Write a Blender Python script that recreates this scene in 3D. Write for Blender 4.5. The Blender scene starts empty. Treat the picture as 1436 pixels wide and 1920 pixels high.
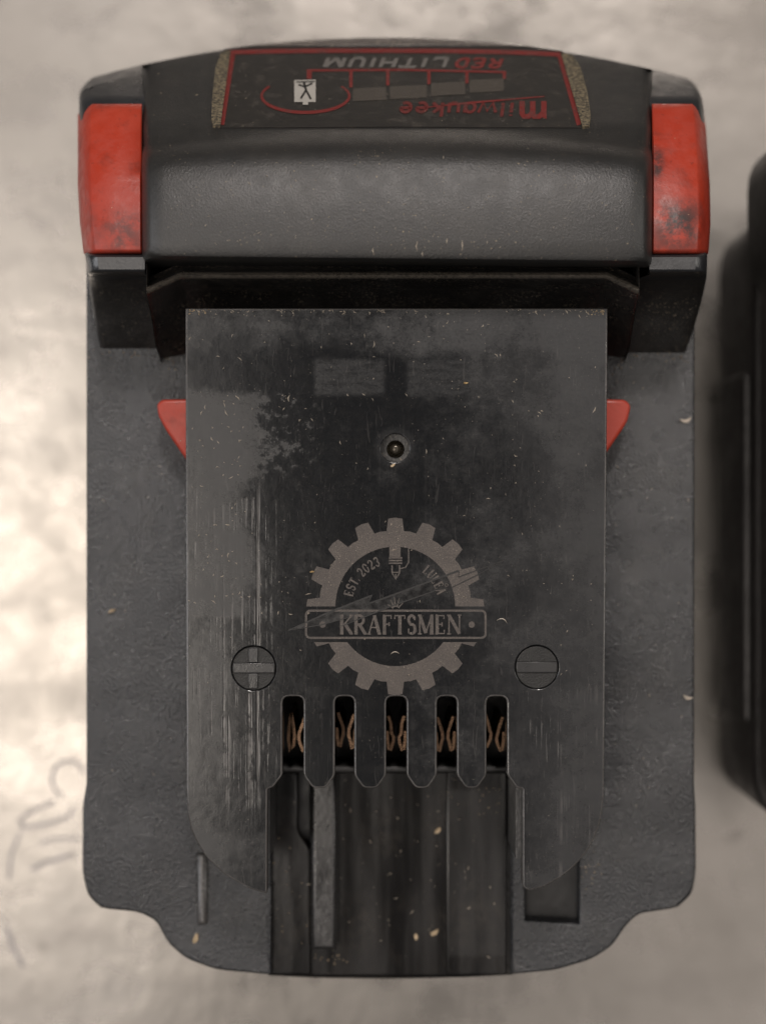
import bpy, bmesh, math, random
from mathutils import Vector, noise as mnoise
random.seed(7)
SC = bpy.context.scene
COL = SC.collection
R = math.radians

# ------------------------------------------------------------------ camera, light, exposure
F_PX = 3221.0            # focal length in photo pixels (1436 x 1920)
ZS, ZP, ZH = 0.046, 0.060, 0.068          # shoulder deck, rail plate, head top (metres above the table)
ZC = ZS + 0.22           # camera height
cam_d = bpy.data.cameras.new('camera')
cam = bpy.data.objects.new('camera', cam_d); COL.objects.link(cam)
cam.location = (0, 0, ZC); cam.rotation_euler = (0, 0, 0)
cam_d.sensor_width = 36.0; cam_d.sensor_fit = 'AUTO'
cam_d.lens = 36.0 * F_PX / 1920.0
cam_d.clip_start = 0.01; cam_d.clip_end = 20.0
cam_d.dof.use_dof = True
cam_d.dof.focus_distance = ZC - ZP - 0.001
cam_d.dof.aperture_fstop = 11.5
SC.camera = cam

world = bpy.data.worlds.new('World'); SC.world = world; world.use_nodes = True
bg = world.node_tree.nodes['Background']
bg.inputs[0].default_value = (1.0, 0.95, 0.90, 1); bg.inputs[1].default_value = 0.045

def area(name, loc, target, sx, sy, power, colour):
    d = bpy.data.lights.new(name, 'AREA'); d.shape = 'RECTANGLE'; d.size = sx; d.size_y = sy
    d.energy = power; d.color = colour
    o = bpy.data.objects.new(name, d); COL.objects.link(o); o.location = loc
    o.rotation_euler = (Vector(target) - Vector(loc)).to_track_quat('-Z', 'Y').to_euler()
    return o
area('overhead_fill_left', (-0.66, 0.10, 1.6), (-0.66, 0.10, 0), 0.95, 2.4, 6.8, (1.0, 0.925, 0.88))  # unseen overhead fills; the gap between them keeps the plate centre dark
area('overhead_fill_right', (0.60, 0.05, 1.6), (0.60, 0.05, 0), 0.90, 2.4, 5.0, (1.0, 0.91, 0.85))  # other half of the added overhead pair
area('bench_lamp', (-0.38, -0.10, 1.4), (0, 0, 0), 0.40, 0.30, 2.1, (1.0, 0.90, 0.79))
area('side_fill_left', (-1.3, 0.1, 0.8), (0, 0, 0), 0.7, 0.9, 5.0, (0.97, 0.97, 1.0))  # added side fill, no known window; draws rim highlights on the bevels
area('side_fill_right', (1.3, 0.3, 0.9), (0, 0, 0), 0.7, 0.6, 3.6, (1.0, 0.95, 0.88))  # matching added fill from the right side
area('shop_lamp', (0.08, 0.92, 1.25), (0, 0, 0), 0.16, 0.16, 9.0, (1.0, 0.92, 0.87))

SC.view_settings.view_transform = 'Standard'; SC.view_settings.look = 'None'
SC.view_settings.exposure = 0.47; SC.view_settings.gamma = 1.0; SC.view_settings.use_curve_mapping = False

# ------------------------------------------------------------------ geometry helpers
def P(px, py, z):
    s = (ZC - z) / F_PX
    return Vector(((px - 718) * s, (960 - py) * s, z))
def mm(px, z=ZP): return (px - 718) * (ZC - z) / F_PX * 1000
def my(py, z=ZP): return (960 - py) * (ZC - z) / F_PX * 1000

def link(name, me, mat, parent=None, smooth=35):
    if mat: me.materials.append(mat)
    if smooth:
        me.shade_smooth(); me.set_sharp_from_angle(angle=R(smooth))
        for f in me.polygons:
            if abs(f.normal.z) > 0.99999: f.use_smooth = False
    o = bpy.data.objects.new(name, me); COL.objects.link(o)
    if parent: o.parent = parent
    return o
def from_bm(name, bm, mat, parent=None, smooth=35):
    bmesh.ops.recalc_face_normals(bm, faces=bm.faces[:])
    me = bpy.data.meshes.new(name); bm.to_mesh(me); bm.free()
    return link(name, me, mat, parent, smooth)
def tag(o, label=None, cat=None, group=None, kind=None):
    if label: o['label'] = label
    if cat: o['category'] = cat
    if group: o['group'] = group
    if kind: o['kind'] = kind
    return o
def empty(name, loc=(0, 0, 0)):
    o = bpy.data.objects.new(name, None); COL.objects.link(o); o.location = loc
    o.empty_display_size = 0.01
    return o

def round_poly(pts, rad, seg=4):
    """round the corners of a polygon; pts may carry their own radius as third value"""
    out = []; n = len(pts)
    for i in range(n):
        p = Vector(pts[i][:2]); a = Vector(pts[i - 1][:2]); b = Vector(pts[(i + 1) % n][:2])
        r = pts[i][2] if len(pts[i]) > 2 else rad
        da, db = a - p, b - p
        la, lb = da.length, db.length
        if r <= 0 or la < 1e-9 or lb < 1e-9:
            out.append(p); continue
        t = min(r, la * 0.45, lb * 0.45)
        s, e = p + da / la * t, p + db / lb * t
        for k in range(seg + 1):
            u = k / seg
            out.append((1 - u) ** 2 * s + 2 * u * (1 - u) * p + u * u * e)
    return out
def ccw(pts):
    a = sum(pts[i - 1][0] * pts[i][1] - pts[i][0] * pts[i - 1][1] for i in range(len(pts)))
    return pts if a > 0 else pts[::-1]
def inset(pts, d):
    """move a ccw loop inwards (to its left) by d"""
    n = len(pts); out = []
    for i in range(n):
        p = Vector(pts[i][:2]); a = Vector(pts[i - 1][:2]); b = Vector(pts[(i + 1) % n][:2])
        e1 = (p - a); e2 = (b - p)
        if e1.length < 1e-9 or e2.length < 1e-9: out.append(p); continue
        e1.normalize(); e2.normalize()
        n1 = Vector((-e1.y, e1.x)); n2 = Vector((-e2.y, e2.x))
        m = n1 + n2
        if m.length < 1e-6: out.append(p + n1 * d); continue
        m.normalize(); out.append(p + m * (d / max(0.45, m.dot(n1))))
    return out
def prism(outline, z0, z1, bev=0.0003, holes=(), seg=3, bottom=False, bm=None, hole_bev=None):
    """solid with a rounded top rim: outline and holes are 2D loops in metres"""
    bm = bm or bmesh.new()
    loops = [ccw([Vector(p[:2]) for p in outline])] + [ccw([Vector(p[:2]) for p in h])[::-1] for h in holes]
    top_edges = []
    bev0 = bev
    for lp in loops:
        bev = bev0 if lp is loops[0] or hole_bev is None else hole_bev
        prof = [(0.0, z0)] + [(bev * (1 - math.cos(k / seg * math.pi / 2)), z1 - bev * (1 - math.sin(k / seg * math.pi / 2))) for k in range(seg + 1)] if bev > 0 else [(0, z0), (0, z1)]
        rings = []
        for d, z in prof:
            q = inset(lp, d) if d > 0 else lp
            rings.append([bm.verts.new((p[0], p[1], z)) for p in q])
        for a, b in zip(rings, rings[1:]):
            for i in range(len(a)):
                bm.faces.new((a[i - 1], a[i], b[i], b[i - 1]))
        t = rings[-1]
        top_edges += [bm.edges.get((t[i - 1], t[i])) for i in range(len(t))]
        if bottom and lp is loops[0]:
            bm.faces.new(rings[0][::-1])
    bmesh.ops.triangle_fill(bm, use_beauty=True, use_dissolve=False, edges=top_edges, normal=(0, 0, 1))
    return bm
def pxs(pts, z):
    """pixel polygon -> metres at height z (keeps a radius given in px)"""
    out = []
    for p in pts:
        v = P(p[0], p[1], z)
        out.append((v.x, v.y, p[2] * (ZC - z) / F_PX) if len(p) > 2 else (v.x, v.y))
    return out
def loft(rows, bm=None, caps=True, closed=False):
    bm = bm or bmesh.new()
    vr = [[bm.verts.new(p) for p in r] for r in rows]
    n = len(vr[0])
    for a, b in zip(vr, vr[1:]):
        for i in range(n if closed else n - 1):
            j = (i + 1) % n
            bm.faces.new((a[i], a[j], b[j], b[i]))
    if caps:
        bm.faces.new(vr[0][::-1]); bm.faces.new(vr[-1])
    return bm
def circle(cx, cy, r, n=40):
    return [(cx + r * math.cos(2 * math.pi * k / n), cy + r * math.sin(2 * math.pi * k / n)) for k in range(n)]

# ------------------------------------------------------------------ node helpers
class NT:
    def __init__(s, name):
        s.m = bpy.data.materials.new(name); s.m.use_nodes = True
        s.t = s.m.node_tree; s.b = s.t.nodes['Principled BSDF']
        tc = s.t.nodes.new('ShaderNodeTexCoord')
        v = s.t.nodes.new('ShaderNodeVectorMath'); v.operation = 'SCALE'; v.inputs['Scale'].default_value = 1000.0
        s.t.links.new(tc.outputs['Object'], v.inputs[0]); s.co = v.outputs[0]       # object space in millimetres
        sp = s.t.nodes.new('ShaderNodeSeparateXYZ'); s.t.links.new(s.co, sp.inputs[0])
        s.x, s.y, s.z = sp.outputs
    def put(s, sock, v):
        if isinstance(v, (int, float)): sock.default_value = v
        elif isinstance(v, (tuple, list)): sock.default_value = (*v, 1) if len(v) == 3 and sock.type == 'RGBA' else v
        else: s.t.links.new(v, sock)
    def noise(s, scale, detail=4, rough=0.55, stretch=None, off=0, dist=0):
        n = s.t.nodes.new('ShaderNodeTexNoise'); n.inputs['Scale'].default_value = scale
        n.inputs['Detail'].default_value = detail; n.inputs['Roughness'].default_value = rough; n.inputs['Distortion'].default_value = dist
        mp = s.t.nodes.new('ShaderNodeMapping'); s.t.links.new(s.co, mp.inputs[0])
        mp.inputs['Location'].default_value = (off, off * .7, 0)
        if stretch: mp.inputs['Scale'].default_value = stretch
        s.t.links.new(mp.outputs[0], n.inputs['Vector']); return n.outputs['Fac']
    def voro(s, scale, rnd=1.0, off=0):
        n = s.t.nodes.new('ShaderNodeTexVoronoi'); n.inputs['Scale'].default_value = scale; n.inputs['Randomness'].default_value = rnd
        s.t.links.new(s.co, n.inputs['Vector']); return n.outputs['Distance']
    def mr(s, v, a, b, c=0.0, d=1.0, smooth=True):
        n = s.t.nodes.new('ShaderNodeMapRange'); n.interpolation_type = 'SMOOTHSTEP' if smooth else 'LINEAR'
        s.put(n.inputs['Value'], v)
        for k, q in zip(('From Min', 'From Max', 'To Min', 'To Max'), (a, b, c, d)): s.put(n.inputs[k], q)
        return n.outputs['Result']
    def op(s, o, a, b=0.0, c=None, clamp=False):
        n = s.t.nodes.new('ShaderNodeMath'); n.operation = o; n.use_clamp = clamp
        s.put(n.inputs[0], a); s.put(n.inputs[1], b)
        if c is not None: s.put(n.inputs[2], c)
        return n.outputs[0]
    def add(s, *a):
        r = a[0]
        for q in a[1:]: r = s.op('ADD', r, q)
        return r
    def mul(s, *a):
        r = a[0]
        for q in a[1:]: r = s.op('MULTIPLY', r, q)
        return r
    def mx(s, f, a, b):
        n = s.t.nodes.new('ShaderNodeMix'); n.data_type = 'RGBA'
        s.put(n.inputs[0], f); s.put(n.inputs[6], a); s.put(n.inputs[7], b); return n.outputs[2]
    def box(s, x0, x1, y0, y1, soft):
        cx, cy = (x0 + x1) / 2, (y0 + y1) / 2; hx, hy = abs(x1 - x0) / 2, abs(y1 - y0) / 2
        ax = s.op('ABSOLUTE', s.op('SUBTRACT', s.x, cx)); ay = s.op('ABSOLUTE', s.op('SUBTRACT', s.y, cy))
        return s.mul(s.mr(ax, hx - soft, hx + soft, 1, 0), s.mr(ay, hy - soft, hy + soft, 1, 0))
    def bump(s, h, dist, strength=1.0):
        n = s.t.nodes.new('ShaderNodeBump'); n.inputs['Distance'].default_value = dist; n.inputs['Strength'].default_value = strength
        s.t.links.new(h, n.inputs['Height']); s.t.links.new(n.outputs[0], s.b.inputs['Normal'])
    def out(s, col=None, rough=None, metal=None, spec=None):
        for k, v in (('Base Color', col), ('Roughness', rough), ('Metallic', metal), ('Specular IOR Level', spec)):
            if v is not None: s.put(s.b.inputs[k], v)
        return s.m

DUST = (0.30, 0.24, 0.16)
def plastic(name, base, rough, pebble=2.6, bump=0.00006, speck=0.66, grime=None, grime_at=(0.5, 0.72), dust=DUST, dust_soft=0.10, rvar=0.10, spec=0.8, dust_highlight=None, wave=0.0):
    n = NT(name); grime = grime or tuple(c * 1.7 for c in base)
    g = n.mr(n.noise(0.16, 6, 0.6), *grime_at)
    peb = n.noise(pebble, 3, 0.6, stretch=(1, 0.75, 1))
    sp = n.mul(n.mr(n.noise(3.2, 2, 0.5, off=9), speck, speck + dust_soft), n.mr(n.noise(0.25, 3, off=31), 0.35, 0.65))
    col = n.mx(g, base, grime)
    col = n.mx(n.mr(peb, 0.35, 0.75, 0, 0.35), col, tuple(c * 1.8 for c in base))
    col = n.mx(sp, col, dust)
    if dust_highlight:                                # dust tone above this height (mm), also painting the ridge highlight
        col = n.mx(n.mul(n.mr(n.z, dust_highlight, dust_highlight + 0.7), n.mr(n.noise(2.2, 4, 0.65, off=61), 0.28, 0.62, 0.15, 0.9)), col, (0.078, 0.067, 0.054))
    rg = n.add(n.mr(n.add(n.mul(n.noise(0.5, 5, off=4), 0.5), n.mul(n.noise(0.09, 4, 0.6, off=14), 0.5)), 0.36, 0.64, rough - rvar, rough + rvar), n.mul(sp, 0.25))
    h = n.add(peb, n.mul(n.noise(0.35, 3, off=2), 0.25))
    if wave: h = n.add(h, n.mul(n.noise(0.055, 2, 0.4, off=17), wave))
    n.bump(h, bump)
    return n.out(col, rg, 0.0, spec)

M = {}
M['deck'] = plastic('pebbled_black_plastic', (0.0100, 0.0108, 0.0128), 0.26, 3.3, 0.00020, 0.80, grime=(0.017, 0.0168, 0.0172), spec=0.70, rvar=0.12, wave=7.0)
M['body'] = plastic('case_black_plastic', (0.010, 0.0098, 0.010), 0.42, 2.4, 0.00008, 0.75)
M['head'] = plastic('head_grey_black_plastic', (0.012, 0.0118, 0.0115), 0.42, 5.0, 0.00005, 0.68, grime=(0.020, 0.0185, 0.0165), grime_at=(0.35, 0.85), rvar=0.05, spec=0.55)
M['wing'] = plastic('wing_black_plastic', (0.012, 0.0128, 0.0145), 0.36, 4.0, 0.00003, 0.76)
M['wall'] = plastic('dusty_black_plastic', (0.010, 0.0092, 0.0085), 0.42, 3.0, 0.00006, 0.60, dust=(0.095, 0.078, 0.056))
M['ledge'] = plastic('ledge_black_plastic', (0.012, 0.011, 0.0105), 0.34, 3.0, 0.00004, 0.57, dust=(0.085, 0.070, 0.052), dust_highlight=62.1)
M['cavity'] = plastic('cavity_black_plastic', (0.008, 0.0075, 0.007), 0.6, 3.0, 0.00003, 0.8)
M['second'] = plastic('second_case_black_plastic', (0.014, 0.012, 0.0115), 0.5, 2.0, 0.00008, 0.8)

def make_channel():
    n = NT('worn_channel_plastic')
    st = n.noise(0.35, 3, 0.5, stretch=(1.1, 0.10, 1))
    bl = n.mr(n.noise(0.13, 4, off=5), 0.42, 0.68)
    col = n.mx(n.mr(st, 0.35, 0.7), (0.005, 0.0046, 0.0045), (0.009, 0.0082, 0.0078))
    col = n.mx(n.mul(bl, n.mr(n.noise(0.7, 4), 0.35, 0.65), 0.40), col, (0.032, 0.027, 0.022))
    col = n.mx(n.mr(n.noise(1.8, 2, off=3), 0.72, 0.80), col, (0.22, 0.19, 0.15))
    n.bump(n.add(n.noise(1.6, 3), n.mul(n.noise(0.2, 2, stretch=(1, 0.3, 1)), 4.0)), 0.000012)
    pan = n.box(mm(838, 0.044), mm(946, 0.044), my(1790, 0.044), my(1480, 0.044), 0.5)
    return n.out(col, n.add(n.mr(st, 0.3, 0.7, 0.13, 0.25), n.mul(pan, 0.10)), 0.0, 0.5)
M['channel'] = make_channel()
M['rail'] = plastic('rubbed_rib_plastic', (0.014, 0.0135, 0.0135), 0.26, 2.0, 0.00003, 0.74)

def make_plate():
    n = NT('worn_glossy_plate_plastic')
    Y = lambda p: my(p); X = lambda p: mm(p)
    big = n.noise(0.10, 5, 0.6, off=2.3)
    mid = n.noise(0.75, 6, 0.68, off=7.1)
    fine = n.noise(3.0, 4, 0.6, off=1.7)
    # grey wear and grease; left and prong areas paint phone and hand reflections
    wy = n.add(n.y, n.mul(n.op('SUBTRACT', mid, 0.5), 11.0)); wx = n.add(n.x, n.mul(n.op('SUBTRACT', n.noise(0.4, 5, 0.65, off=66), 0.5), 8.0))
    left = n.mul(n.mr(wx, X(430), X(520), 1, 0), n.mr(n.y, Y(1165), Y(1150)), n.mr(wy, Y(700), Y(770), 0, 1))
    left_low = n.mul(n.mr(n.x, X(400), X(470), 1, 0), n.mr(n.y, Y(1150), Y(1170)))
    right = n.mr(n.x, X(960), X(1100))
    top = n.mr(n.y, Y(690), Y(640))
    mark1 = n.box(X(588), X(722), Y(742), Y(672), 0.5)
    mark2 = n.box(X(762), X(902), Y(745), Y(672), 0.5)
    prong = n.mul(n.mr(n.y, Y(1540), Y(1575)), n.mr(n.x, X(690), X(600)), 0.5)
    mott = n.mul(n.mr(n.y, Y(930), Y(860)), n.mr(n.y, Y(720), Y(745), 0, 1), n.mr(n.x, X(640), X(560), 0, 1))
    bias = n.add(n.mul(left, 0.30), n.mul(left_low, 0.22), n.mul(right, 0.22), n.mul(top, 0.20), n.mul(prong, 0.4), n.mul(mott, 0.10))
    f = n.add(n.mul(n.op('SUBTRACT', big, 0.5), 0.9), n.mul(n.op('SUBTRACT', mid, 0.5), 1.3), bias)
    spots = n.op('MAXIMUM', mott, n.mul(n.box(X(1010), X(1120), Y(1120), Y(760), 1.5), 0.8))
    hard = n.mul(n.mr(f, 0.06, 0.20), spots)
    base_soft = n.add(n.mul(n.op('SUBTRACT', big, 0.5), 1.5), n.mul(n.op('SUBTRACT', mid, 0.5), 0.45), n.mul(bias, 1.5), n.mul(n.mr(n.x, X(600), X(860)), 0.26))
    film_glare = n.mr(base_soft, 0.02, 0.80, 0.04, 0.85)
    film_glare = n.op('MAXIMUM', film_glare, n.mul(hard, 0.60))
    film_glare = n.op('MAXIMUM', film_glare, n.mul(n.add(mark1, mark2), n.mr(n.noise(0.9, 3, stretch=(0.5, 2, 1)), 0.2, 0.6, 0.24, 0.46)), clamp=True)
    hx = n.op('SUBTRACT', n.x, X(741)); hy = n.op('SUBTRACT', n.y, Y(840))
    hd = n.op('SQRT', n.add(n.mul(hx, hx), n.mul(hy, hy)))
    film_glare = n.op('MAXIMUM', film_glare, n.mul(n.mr(hd, 2.0, 3.2, 1, 0), 0.28))
    film_glare = n.mul(film_glare, n.mr(fine, 0.25, 0.6, 0.72, 1.0))
    # scratches running along the slide direction
    zone = n.add(n.box(X(352), X(505), Y(1500), Y(930), 1.6), n.mul(n.box(X(330), X(1140), Y(1700), Y(780), 1.0), 0.07), n.mul(n.box(X(985), X(1130), Y(1650), Y(1290), 1.5), 0.5))
    sc = n.mr(n.noise(4.2, 3, 0.6, stretch=(1, 0.018, 1), off=12), 0.56, 0.70)
    sc2 = n.mr(n.noise(1.5, 2, 0.5, stretch=(1, 0.010, 1), off=40), 0.60, 0.66)
    brk = n.mr(n.noise(0.35, 3, off=19), 0.40, 0.60)
    scr = n.mul(n.op('MAXIMUM', sc, sc2), zone, brk)
    # single deep groove line beside the positive mark
    gx = n.op('ABSOLUTE', n.op('SUBTRACT', n.x, X(484)))
    gl = n.mul(n.mr(gx, 0.06, 0.30, 1, 0), n.mr(n.y, Y(1480), Y(1440)), n.mr(n.y, Y(880), Y(980), 0, 1), n.mr(n.noise(3, 3, stretch=(1, 0.05, 1), off=8), 0.3, 0.6))
    scr = n.op('MAXIMUM', scr, n.mul(gl, 0.8))
    # random fine cross scratches
    cs = n.mul(n.mr(n.noise(2.2, 2, 0.5, stretch=(1, 0.12, 1), off=77, dist=1.5), 0.66, 0.70), 0.25)
    speck = n.op('MAXIMUM', n.mul(n.mr(fine, 0.68, 0.74), n.mr(n.noise(0.3, 3, off=55), 0.40, 0.60)), n.mul(n.mr(n.noise(6.5, 2, 0.5, off=91), 0.70, 0.76), n.mr(n.noise(0.22, 4, off=71), 0.38, 0.60)))
    col = n.mx(film_glare, (0.0022, 0.0028, 0.0038), (0.0160, 0.0164, 0.0176))
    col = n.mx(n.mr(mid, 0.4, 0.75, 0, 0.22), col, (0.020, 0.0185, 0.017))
    col = n.mx(n.mul(n.op('MAXIMUM', scr, cs), 0.75), col, (0.075, 0.070, 0.067))
    col = n.mx(n.mul(speck, 0.8), col, (0.20, 0.175, 0.14))
    rg = n.add(n.mr(film_glare, 0, 1, 0.13, 0.37), n.mul(scr, 0.10), n.mul(fine, 0.06))
    h = n.add(n.mul(mid, 0.7), n.mul(scr, -0.8), n.mul(n.noise(0.25, 2, off=3), 2.0), n.mul(fine, 0.15))
    n.bump(h, 0.000013)
    return n.out(col, rg, 0.0, 0.52)
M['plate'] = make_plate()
M['rim'] = plastic('rim_highlight_plastic', (0.050, 0.047, 0.045), 0.24, 4.0, 0.00003, 0.7)  # paler than the plate, so bevels carry a painted edge highlight

def make_red():
    n = NT('grimy_red_plastic')
    g = n.mr(n.noise(0.28, 6, 0.65), 0.50, 0.72)
    sm = n.mr(n.noise(1.6, 4, off=6), 0.62, 0.72)
    col = n.mx(n.noise(0.15, 3, off=1), (0.27, 0.021, 0.009), (0.36, 0.036, 0.014))
    col = n.mx(n.mul(g, 0.5), col, (0.11, 0.022, 0.015))
    col = n.mx(n.mul(sm, 0.30), col, (0.028, 0.012, 0.010))
    zr = ZP + 0.003
    smudge = n.add(n.mul(n.box(mm(1225, zr), mm(1312, zr), my(470, zr), my(378, zr), 2.2), 1.0), n.mul(n.box(mm(200, zr), mm(268, zr), my(482, zr), my(400, zr), 1.8), 0.7), n.mul(n.box(mm(1222, zr), mm(1250, zr), my(330, zr), my(270, zr), 0.9), 0.9))
    col = n.mx(n.mul(smudge, n.mr(n.noise(0.40, 6, 0.7, off=33), 0.36, 0.60)), col, (0.016, 0.010, 0.009))
    col = n.mx(n.mr(n.noise(2.5, 2, off=21), 0.74, 0.80), col, (0.40, 0.25, 0.17))
    n.bump(n.noise(2.0, 3), 0.00003)
    return n.out(col, n.mr(n.noise(0.6, 4), 0.3, 0.7, 0.36, 0.55))
M['red'] = make_red()
def simple(name, col, rough, metal=0.0, var=0.25, scale=1.5, bump=0.00001):
    n = NT(name)
    f = n.noise(scale, 4, 0.6)
    c = n.mx(f, tuple(k * (1 - var) for k in col), tuple(k * (1 + var) for k in col))
    n.bump(f, bump)
    return n.out(c, n.mr(n.noise(scale * 1.7, 3, off=5), 0.3, 0.7, rough - 0.08, rough + 0.08), metal)
def make_engrave():
    n = NT('laser_engraved_taupe')
    f = n.noise(9.0, 2, 0.5); g = n.mr(n.noise(0.35, 3), 0.3, 0.7)
    c = n.mx(n.mr(f, 0.3, 0.7), (0.030, 0.025, 0.022), (0.098, 0.081, 0.069))
    c = n.mx(n.mul(g, 0.55), c, (0.036, 0.030, 0.027))
    c = n.mx(n.mr(n.noise(7, 1, off=4), 0.70, 0.76), c, (0.30, 0.26, 0.21))
    n.bump(f, 0.00003)
    return n.out(c, 0.62)
M['engrave'] = make_engrave()
M['bolt'] = simple('polished_bolt_streak', (0.0065, 0.0065, 0.0070), 0.25, var=0.15, scale=0.5)
M['cut'] = simple('dark_score_line', (0.003, 0.0027, 0.0027), 0.5)
M['bronze'] = simple('bronze_contact', (0.20, 0.125, 0.08), 0.30, 0.9, 0.5, 2.0)
M['screw'] = simple('dark_screw', (0.05, 0.043, 0.032), 0.22, 0.6, 0.5, 3.0)
M['hole'] = plastic('gritty_hole_plastic', (0.008, 0.007, 0.006), 0.4, 4.0, 0.00006, 0.60, dust=(0.25, 0.2, 0.14))
M['markbar'] = plastic('medallion_bar_plastic', (0.008, 0.008, 0.0085), 0.30, 4.0, 0.00002, 0.78, spec=0.6)
M['mark'] = plastic('medallion_plastic', (0.0045, 0.0044, 0.0040), 0.42, 6.0, 0.00008, 0.76, spec=0.45, dust=(0.10, 0.085, 0.06))
def make_label(name, col, rough=0.4, scuff=0.5, scuffcol=(0.05, 0.042, 0.034)):
    n = NT(name)
    w = n.mr(n.noise(0.5, 6, 0.7, off=3), 0.48, 0.72)
    c = n.mx(n.mul(w, scuff), col, scuffcol)
    c = n.mx(n.mr(n.noise(3.2, 2, off=14), 0.70, 0.78), c, (0.20, 0.17, 0.12))
    n.bump(n.noise(2.5, 3), 0.00001)
    return n.out(c, n.mr(w, 0, 1, rough, rough + 0.2))
M['lblack'] = make_label('label_black_film', (0.013, 0.012, 0.011), 0.33)
M['lred'] = make_label('label_red_ink', (0.12, 0.010, 0.009), 0.42, 0.8, (0.05, 0.02, 0.018))
M['lworn'] = make_label('label_red_ink_worn', (0.09, 0.010, 0.009), 0.42, 0.95, (0.022, 0.016, 0.014))
M['lwhite'] = make_label('label_silver_ink', (0.10, 0.093, 0.086), 0.42, 0.6)
M['licon'] = make_label('label_icon_white', (0.30, 0.285, 0.26), 0.45, 0.2)
M['lwin'] = make_label('gauge_window_film', (0.042, 0.036, 0.030), 0.36, 0.4)
def make_fuzz():
    n = NT('packed_sawdust_edge')
    f = n.noise(2.6, 4, 0.7)
    c = n.mx(n.mr(f, 0.35, 0.68), (0.012, 0.010, 0.007), (0.17, 0.135, 0.080))
    n.bump(f, 0.00025)
    return n.out(c, 0.8)
M['fuzz'] = make_fuzz()
M['lip'] = plastic('scuffed_dusty_lip', (0.045, 0.038, 0.034), 0.5, 3.0, 0.0001, 0.54, dust=(0.20, 0.17, 0.14))
M['chip'] = simple('tan_wood_chip', (0.36, 0.275, 0.175), 0.7, 0, 0.4, 2.0)
M['shaving'] = simple('pale_shaving', (0.36, 0.31, 0.25), 0.35, 0, 0.3, 2.0)
M['brass'] = simple('brass_flake', (0.75, 0.52, 0.25), 0.4, 0.7, 0.3, 2.0)

def make_table():
    n = NT('worn_steel_bench')
    big = n.noise(0.016, 4, 0.55, off=3)
    mid = n.noise(0.07, 5, 0.6, off=1, stretch=(1, 1.25, 1))
    sm = n.noise(0.5, 4, 0.6)
    col = n.mx(n.mr(big, 0.3, 0.7), (0.262, 0.245, 0.224), (0.330, 0.311, 0.288))
    col = n.mx(n.mr(mid, 0.52, 0.78, 0, 0.40), col, (0.200, 0.184, 0.172))
    col = n.mx(n.mr(sm, 0.62, 0.80, 0, 0.30), col, (0.20, 0.185, 0.17))
    # grey spots of oxide
    spot = n.mr(n.noise(0.11, 2, 0.4, off=23), 0.70, 0.78, 0, 0.5)
    col = n.mx(spot, col, (0.15, 0.138, 0.128))
    rg = n.add(n.mr(mid, 0.3, 0.7, 0.20, 0.33), n.mul(big, 0.06))
    n.bump(n.add(n.mul(mid, 1.0), n.mul(n.noise(0.05, 3, stretch=(0.35, 1, 1), off=8), 1.2), n.mul(n.noise(0.6, 4, stretch=(1, 0.15, 1), off=2), 0.10), n.mul(n.noise(0.16, 5, 0.6, stretch=(1, 0.5, 1), off=44), 0.9)), 0.00012)
    return n.out(col, rg, 0.92)
M['steel'] = make_table()
M['ink'] = simple('faded_marker_ink', (0.24, 0.228, 0.232), 0.45, 0.6, 0.25, 0.4)

# ------------------------------------------------------------------ setting: steel bench top
bm = bmesh.new()
N = 24
vs = [[bm.verts.new((-0.9 + 1.8 * i / N, -0.9 + 1.8 * j / N, 0)) for i in range(N + 1)] for j in range(N + 1)]
for j in range(N):
    for i in range(N): bm.faces.new((vs[j][i], vs[j][i + 1], vs[j + 1][i + 1], vs[j + 1][i]))
table = from_bm('table', bm, M['steel'], None)
tag(table, 'worn pale steel bench top with grey stains', None, None, 'structure')

# ------------------------------------------------------------------ flat print helper (strokes and filled shapes on a surface)
class Print:
    """collects strips and polygons given in photo pixels, laid on a surface function (px, py, lift) -> point"""
    def __init__(s, surf, lift): s.bm = bmesh.new(); s.surf = surf; s.l0 = lift; s.k = 0
    def lift(s): s.k += 1; return s.l0 + s.k * 1.5e-6
    def poly(s, pts):
        l = s.lift(); v = [s.bm.verts.new(s.surf(p[0], p[1], l)) for p in pts]
        s.bm.faces.new(v)
    def strip(s, pts, w, closed=False, fx=lambda a, b: (a, b)):
        pts = [Vector(p[:2]) for p in pts]; n = len(pts); l = s.lift()
        ws = w if isinstance(w, (list, tuple)) else [w] * n
        L, Rr = [], []
        for i in range(n):
            a = pts[i - 1] if (i or closed) else pts[i]; b = pts[(i + 1) % n] if (i < n - 1 or closed) else pts[i]
            d = (b - a); d = d.normalized() if d.length else Vector((1, 0)); q = Vector((-d.y, d.x)) * ws[i] / 2
            L.append(s.bm.verts.new(s.surf(*fx(*(pts[i] + q)), l))); Rr.append(s.bm.verts.new(s.surf(*fx(*(pts[i] - q)), l)))
        for i in range(n if closed else n - 1):
            j = (i + 1) % n
            s.bm.faces.new((L[i], L[j], Rr[j], Rr[i]))
    def done(s, name, mat, parent):
        for f in s.bm.faces:
            f.normal_update()
            if f.normal.z < 0: f.normal_flip()
        me = bpy.data.meshes.new(name); s.bm.to_mesh(me); s.bm.free()
        return link(name, me, mat, parent, 0)
def arc(cx, cy, rx, ry, a0, a1, n=12):
    return [(cx + rx * math.cos(R(a0 + (a1 - a0) * k / n)), cy + ry * math.sin(R(a0 + (a1 - a0) * k / n))) for k in range(n + 1)]

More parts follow.
